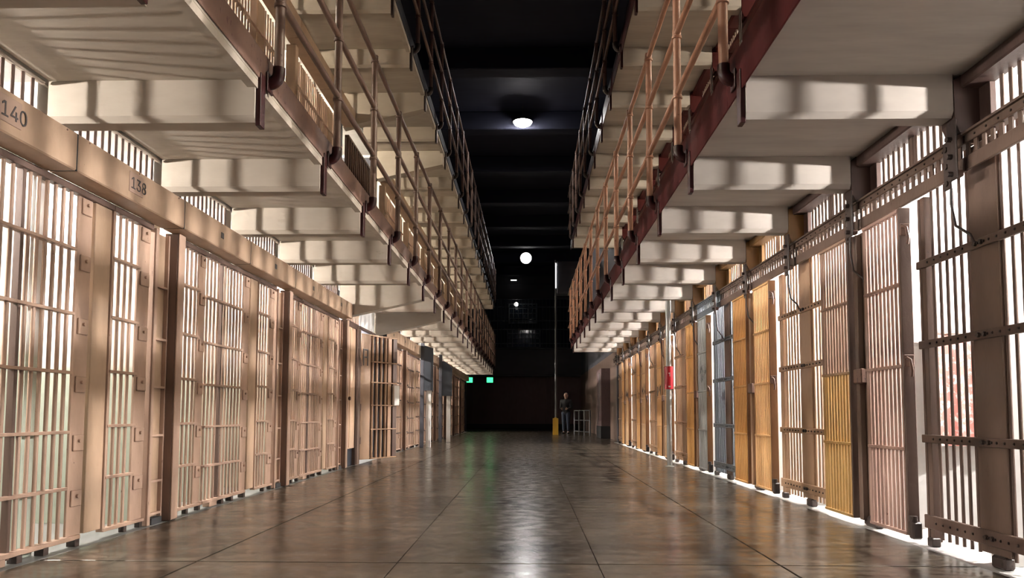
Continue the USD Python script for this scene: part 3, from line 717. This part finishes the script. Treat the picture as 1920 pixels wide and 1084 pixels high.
# passage walls; their dark colour stands in for the gloom inside
pw = thing('trim_1', 'walls of the cross passage, coloured dark for the gloom inside', None, kind='structure')
for lv in (0, 1):
    obj('side_wall', MB().box(XL - .07, XL - 2.7, CUT0 - .11, CUT0 - .02, lv * TIER, lv * TIER + 2.95), 'hall', pw)
    obj('side_wall', MB().box(XL - .07, XL - 2.7, CUT1 - .13, CUT1 - .06, lv * TIER, lv * TIER + 2.95), 'hall', pw)
    obj('added_cross_wall', MB().box(XL - 2.6, XL - 2.7, CUT0 - .02, CUT1 - .13, lv * TIER, lv * TIER + 2.95), 'hall', pw)  # added dark wall hiding the white cell back from the passage

# ---------------------------------------------------------------- hooded posts on the tan row, pole with the red cylinder
def hooded(name, x, y, w, zt, zb, curved, lab):
    t = thing(name, lab, 'post', (x, y, 0))
    obj('tall_post', MB().box(-.05, .05, 0, .08, 0, 2.76, .006), 'hall', t)
    obj('pale_post', MB().box(w - .13, w, .02, .09, 0, zb + .05, .006), 'whitepaint', t)
    n = 8; p = []
    for i in range(n + 1):
        q = i / n; p.append((.05 + w * q, zt - (.22 * q * q if curved else .08 * q)))
    p = [(.05, zb)] + p + [(.05 + w, zb)]
    obj('hood', MB().prism(p, 'y', -.03, .03), 'slate_cloth', t, label='dark hood sheet')
M['slate_cloth'] = plain('slate_cloth', (.022, .027, .036), .6)
hooded('hooded_post', -2.82, 19.75, .24, 2.70, 1.50, False, 'grey post with a straight dark hood sheet along the tan row')
hooded('hooded_post', -2.80, 23.7, .32, 2.55, 1.45, True, 'grey post with a round-topped dark hood sheet along the tan row')
pole = thing('pole', 'galvanised pole standing on the floor before the sliding doors', 'pole', (2.43, 13.08, 0))
obj('shaft', MB().cyl((0, 0, 0), (0, 0, ZB + .27), .047, 16), 'galv', pole)
obj('base_flange', MB().lathe([(.0, 0), (.08, 0), (.08, .012), (.05, .02)], (0, 0, 0)), 'galv', pole)
rc = thing('sign_cylinder', 'red cylinder sign with a white mark strapped round the galvanised pole', 'sign', (2.43, 13.08, 1.33))
obj('body', MB().lathe([(.049, 0), (.072, .004), (.076, .02), (.076, .38), (.072, .396), (.049, .40)], (0, 0, 0), 20), 'red', rc)
mk = MB().box(-.002, .012, -.079, -.074, .22, .29).box(-.018, -.002, -.079, -.074, .27, .285)
mk.box(-.022, .022, -.079, -.074, .035, .06)
obj('mark', mk, 'whitepaint', rc, label='small white mark')

# ---------------------------------------------------------------- beyond the sliding doors
wr = thing('trim_2', 'brown painted recess wall beyond the sliding door row', None, kind='structure')
M['cream'] = paint('cream_wall_paint', (.15, .10, .08), (.07, .045, .035), chip=.75)
obj('recess_wall', MB().box(2.95, 3.2, R_END, Y_END, 0, ZS), 'cream', wr)
obj('pier', MB().box(2.62, 3.0, 27.3, 29.0, .45, 2.55, .01), 'maroon', wr)
obj('pier_base', MB().box(2.60, 3.0, 27.28, 29.02, 0, .45, .01), 'black', wr)
obj('conduit', MB().tube([(2.61, 27.9, 2.4), (2.61, 27.9, 1.2), (2.61, 28.3, .8), (2.61, 28.8, .5)], .012, 6), 'galv', wr)
obj('upper_wall', MB().box(2.95, 3.2, R_END, Y_END, ZS, 9.05), 'hall', wr)
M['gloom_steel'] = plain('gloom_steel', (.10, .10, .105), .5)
br = thing('crowd_barrier', 'row of grey steel barrier posts in the gloom past the sliding doors', 'barrier', (0, 0, 0))
for kx, (x, y) in enumerate(((1.98, 32.6), (2.13, 31.9), (2.30, 31.2), (2.48, 30.5))):
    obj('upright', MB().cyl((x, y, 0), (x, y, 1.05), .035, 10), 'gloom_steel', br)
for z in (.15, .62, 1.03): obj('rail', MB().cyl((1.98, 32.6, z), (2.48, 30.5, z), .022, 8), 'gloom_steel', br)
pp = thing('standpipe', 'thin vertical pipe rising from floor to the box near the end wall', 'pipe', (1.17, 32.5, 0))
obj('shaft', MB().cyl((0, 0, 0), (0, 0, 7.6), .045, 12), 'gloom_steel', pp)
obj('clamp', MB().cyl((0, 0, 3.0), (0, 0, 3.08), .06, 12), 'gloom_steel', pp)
bx = thing('duct_box', 'grey sheet metal box at the top of the vertical pipe', 'box', (1.17, 32.5, 0))
obj('body', MB().box(.06, 1.3, -.05, .6, 6.2, 7.55, .02), 'hall', bx)
obj('bottom_flange', MB().box(.055, 1.33, -.08, .63, 6.12, 6.2, .01), 'hall', bx)
M['highlight_glow'] = emit('highlight_glow', (1, 1, 1), 1.6)  # glow for a painted highlight, not a lamp
st = thing('pipe_highlight', 'thin glowing strip standing in for the lamp highlight on the vertical pipe', 'light', (1.17, 32.42, 6.35))  # no lamp here: the glow imitates a highlight on the pipe
obj('tube', MB().cyl((0, 0, 0), (0, 0, 1.1), .028, 8), 'highlight_glow', st)
obj('holder', MB().box(-.03, .03, 0, .03, -.05, 0).box(-.03, .03, 0, .03, 1.1, 1.15), 'galv', st)
M['yellow'] = plain('yellow_plastic', (.62, .36, .03), .4)
ws = thing('floor_sign', 'yellow folded caution sign standing by the vertical pipe', 'sign', (1.14, 32.2, 0))
obj('front_panel', MB().prism([(-.02, .70), (-.15, 0), (-.13, 0), (0, .70)], 'x', -.12, .12), 'yellow', ws)
obj('back_panel', MB().prism([(.0, .70), (.13, 0), (.15, 0), (.02, .70)], 'x', -.12, .12), 'yellow', ws)
obj('handle', MB().box(-.05, .05, -.02, .02, .69, .74, .008), 'yellow', ws)

# ---------------------------------------------------------------- ceiling lamps, exit signs
M['lamp'] = emit('lamp_glow', (1.0, .96, .94), 110.0)
M['lamp2'] = emit('lamp_glow_far', (1.0, .97, .96), 120.0)
la = thing('hanging_lamp', 'oval glowing pendant lamp hanging from the dark ceiling', 'lamp', (-.17, 19.4, 8.6))
obj('globe', MB().lathe([(.001, -.11), (.12, -.105), (.21, -.06), (.25, 0.0), (.0, .002)], (0, 0, 0), 24), 'lamp', la)
obj('rod', MB().cyl((0, 0, .13), (0, 0, .45), .012, 8), 'dark_iron', la)
obj('cap', MB().lathe([(.0, .004), (.262, .004), (.262, .02), (.21, .07), (.12, .11), (.06, .16), (0, .17)], (0, 0, 0), 16), 'dark_iron', la)
lb = thing('hall_floodlight', 'round glowing floodlight at the far end of the hall under the ceiling', 'floodlight', (-.15, 36.7, 8.57))
fd = np.array([0, -math.cos(.22), -math.sin(.22)])
obj('lens', MB().cyl((0, 0, 0), fd * .02, .27, 28, .255), 'lamp2', lb)
obj('housing', MB().cyl(-fd * .30, -fd * .001, .12, 24, .285).cyl(fd * -.001, fd * .018, .285, 24, .285, caps=False), 'dark_iron', lb)
obj('bracket', MB().tube([(-.30, .12, .05), (-.30, .12, .16), (0, .12, .19), (.30, .12, .16), (.30, .12, .05)], .018, 8).cyl((0, .12, .18), (0, .12, .45), .02, 8), 'dark_iron', lb)
M['tube_glow'] = emit('tube_glow', (1, .97, .9), 2.5)
tl = thing('tube_lamp', 'small white tube lamp under the upper band of the end wall', 'lamp', (-.86, 42.2, 8.45))
obj('tube', MB().cyl((-.17, 0, 0), (.17, 0, 0), .03, 8), 'tube_glow', tl)
obj('holder', MB().box(-.2, .2, -.03, .03, .03, .10), 'dark_iron', tl)
wl = thing('window_lamp', 'small white lamp glowing before the upper barred window', 'lamp', (-.74, Y_END + .5, 7.26))
obj('globe', MB().mesh(trimesh.creation.icosphere(subdivisions=2, radius=.13), True), 'tube_glow', wl)
obj('arm', MB().cyl((0, .1, 0), (0, .7, 0), .02, 8), 'dark_iron', wl)
M['exit_glow'] = emit('exit_glow', (.05, .95, .27), 2.6)
def exit_sign(x, y, z, lab, rot):
    t = thing('exit_sign', lab, 'exit sign', (x, y, z), rot)
    obj('case', MB().box(-.20, .20, -.0, .06, -.17, .17, .01), 'black', t)
    obj('lit_panel', MB().box(-.175, .175, -.006, 0, -.145, .145), 'exit_glow', t)
    obj('hanger', MB().cyl((0, .03, .17), (0, .03, .33), .012, 6), 'dark_iron', t)
exit_sign(-2.2, 42.3, 2.78, 'green lit exit sign alone on the dark end wall', 0)
exit_sign(-3.35, 42.3, 2.78, 'green lit exit sign by the end of the tan row', 12)

# ---------------------------------------------------------------- red mottled cloth in the near cell
M['mottle'] = usdkit.material(stage, LK + 'red_mottled_cloth', {'g': ('geometry', {}), 'n': ('noise_texture', {'scale': 13., 'detail': 5, 'roughness': .7}),
    'r': ('rgb_ramp', {'ramp': [(.50, (.60, .20, .17)), (.60, (.8, .72, .68))]}), 'p': ('principled_bsdf', {'roughness': .8})},
    [('g.position', 'n.vector'), ('n.fac', 'r.fac'), ('r.color', 'p.base_color')], surface='p.BSDF')
cx = np.linspace(3.22, 3.82, 25); mb = MB()
wv = .012 * np.sin(cx * 38) ; V = []
for off in (-.012, 0): 
    for z in (.66, 1.55): V.append(np.c_[cx, 6.085 + off + wv * (1 if z < 1 else .5), np.full(25, z)])
V = np.vstack(V); i = np.arange(24)
F = np.vstack([np.c_[i, i + 1, i + 26], np.c_[i, i + 26, i + 25], np.c_[i + 51, i + 50, i + 75], np.c_[i + 51, i + 75, i + 76],
               np.c_[i + 25, i + 26, i + 76], np.c_[i + 25, i + 76, i + 75], np.c_[i + 1, i, i + 50], np.c_[i + 1, i + 50, i + 51]])
ct = thing('wall_cloth', 'red and white mottled cloth hanging in the cell behind the brown grille', 'cloth')
obj('sheet', mb.flat(V, F), 'mottle', ct)
obj('rod', MB().cyl((3.18, 6.085, 1.555), (3.86, 6.085, 1.555), .012, 8), 'rust', ct)

# ---------------------------------------------------------------- the person in the gloom by the end wall
def hull_chain(js, bones, n=20):
    parts = []
    for a, b in bones:
        (p, ra), (q, rb) = js[a], js[b]
        parts.append(m3.Manifold.batch_hull([m3.Manifold.sphere(ra, n).translate(tuple(map(float, p))), m3.Manifold.sphere(rb, n).translate(tuple(map(float, q)))]))
    return m3.Manifold.batch_boolean(parts, m3.OpType.Add)
def smooth_mesh(m, edge=.03, it=8):
    g = m.refine_to_length(edge).to_mesh()
    t = trimesh.Trimesh(g.vert_properties[:, :3], g.tri_verts); trimesh.smoothing.filter_taubin(t, iterations=it); return MB().mesh(t, True)
J = {'pel': ((0, 0, .98), .13), 'waist': ((0, 0, 1.10), .125), 'chest': ((0, -.01, 1.36), .145), 'neck0': ((0, .0, 1.50), .06), 'neck1': ((0, -.015, 1.60), .055), 'head': ((0, -.02, 1.70), .085), 'crown': ((0, -.005, 1.74), .088), 'chin': ((0, -.06, 1.635), .045),
     'nose': ((0, -.115, 1.69), .014), 'brow': ((0, -.085, 1.725), .04), 'earl': ((-.09, 0, 1.69), .018), 'earr': ((.09, 0, 1.69), .018)}
for s, c in ((-1, 'l'), (1, 'r')):
    J['sh' + c] = ((s * .19, 0, 1.45), .062); J['el' + c] = ((s * .235, .01, 1.16), .045); J['wr' + c] = ((s * .17, -.20, 1.12), .030)
    J['hip' + c] = ((s * .095, 0, .92), .095); J['kn' + c] = ((s * .10, -.01, .50), .060); J['an' + c] = ((s * .105, .02, .09), .042); J['to' + c] = ((s * .12, -.14, .035), .034); J['he' + c] = ((s * .105, .05, .045), .040)
    J['pa' + c] = ((s * .13, -.27, 1.12), .030)
    for q in range(4):
        b0 = np.array([s * .13, -.285, 1.14 - .02 * q]); L = (.07, .078, .072, .058)[q]
        J[f'f{q}{c}'] = (b0, .0095); J[f'g{q}{c}'] = (b0 + (-s * L * .5, -.02, -.005), .0088); J[f'h{q}{c}'] = (b0 + (-s * L * .95, .0, -.012), .0078)
    J['t0' + c] = ((s * .125, -.255, 1.145), .011); J['t1' + c] = ((s * .10, -.275, 1.175), .010); J['t2' + c] = ((s * .08, -.285, 1.19), .0085)
bone = [('pel', 'waist'), ('waist', 'chest'), ('chest', 'neck0'), ('neck0', 'neck1'), ('neck1', 'head'), ('head', 'crown'), ('head', 'chin'), ('head', 'brow'), ('brow', 'nose'), ('nose', 'chin'), ('head', 'earl'), ('head', 'earr')]
for c in 'lr':
    bone += [('chest', 'sh' + c), ('sh' + c, 'el' + c), ('el' + c, 'wr' + c), ('wr' + c, 'pa' + c), ('pel', 'hip' + c), ('hip' + c, 'kn' + c), ('kn' + c, 'an' + c), ('an' + c, 'to' + c), ('an' + c, 'he' + c), ('t0' + c, 't1' + c), ('t1' + c, 't2' + c), ('pa' + c, 't0' + c)]
    for q in range(4): bone += [('pa' + c, f'f{q}{c}'), (f'f{q}{c}', f'g{q}{c}'), (f'g{q}{c}', f'h{q}{c}')]
M['skin'] = plain('skin', (.52, .33, .25), .5); M['jacket'] = plain('black_jacket', (.014, .014, .018), .8); M['jeans'] = plain('dark_jeans', (.016, .022, .04), .85); M['hair'] = plain('grey_hair', (.20, .18, .17), .6); M['shoe'] = plain('black_shoe', (.012, .012, .012), .5)
pe = thing('person', 'person in dark jacket and jeans standing beside the barrier posts, hands together', 'person', (1.66, 33.6, 0), -20)
obj('body', smooth_mesh(hull_chain(J, bone, 14), .02, 4), 'skin', pe)
g = {k: (p, r + .022) for k, (p, r) in J.items()}
obj('jacket', smooth_mesh(hull_chain(g, [('pel', 'waist'), ('waist', 'chest'), ('chest', 'neck0'), ('chest', 'shl'), ('chest', 'shr'), ('shl', 'ell'), ('shr', 'elr'), ('ell', 'wrl'), ('elr', 'wrr')]), .03, 6), 'jacket', pe)
g['anl'] = ((-.105, .02, .12), .058); g['anr'] = ((.105, .02, .12), .058); g['pel2'] = ((0, 0, .95), .135)
obj('jeans', smooth_mesh(hull_chain(g, [('pel2', 'hipl'), ('pel2', 'hipr'), ('hipl', 'knl'), ('hipr', 'knr'), ('knl', 'anl'), ('knr', 'anr')]), .03, 6), 'jeans', pe)
for c in 'lr':
    sh = {k: (p, r + .012) for k, (p, r) in J.items()}
    mm = hull_chain(sh, [('he' + c, 'to' + c), ('he' + c, 'an' + c)]).trim_by_plane((0, 0, 1), 0.0)
    obj('shoe', MB().mesh(mm, 30), 'shoe', pe)
hh = m3.Manifold.batch_hull([m3.Manifold.sphere(.098, 20).translate((0, .012, 1.735)), m3.Manifold.sphere(.08, 20).translate((0, .035, 1.66))]) - m3.Manifold.cube((.3, .2, .2), True).translate((0, -.145, 1.66))
obj('hair', MB().mesh(hh, 40), 'hair', pe)
ey = MB()
for s in (-1, 1): ey.mesh(trimesh.Trimesh(trimesh.creation.icosphere(subdivisions=2, radius=.011).vertices + [s * .032, -.102, 1.70], trimesh.creation.icosphere(subdivisions=2, radius=.011).faces), True)
obj('eyes', ey, 'shoe', pe)
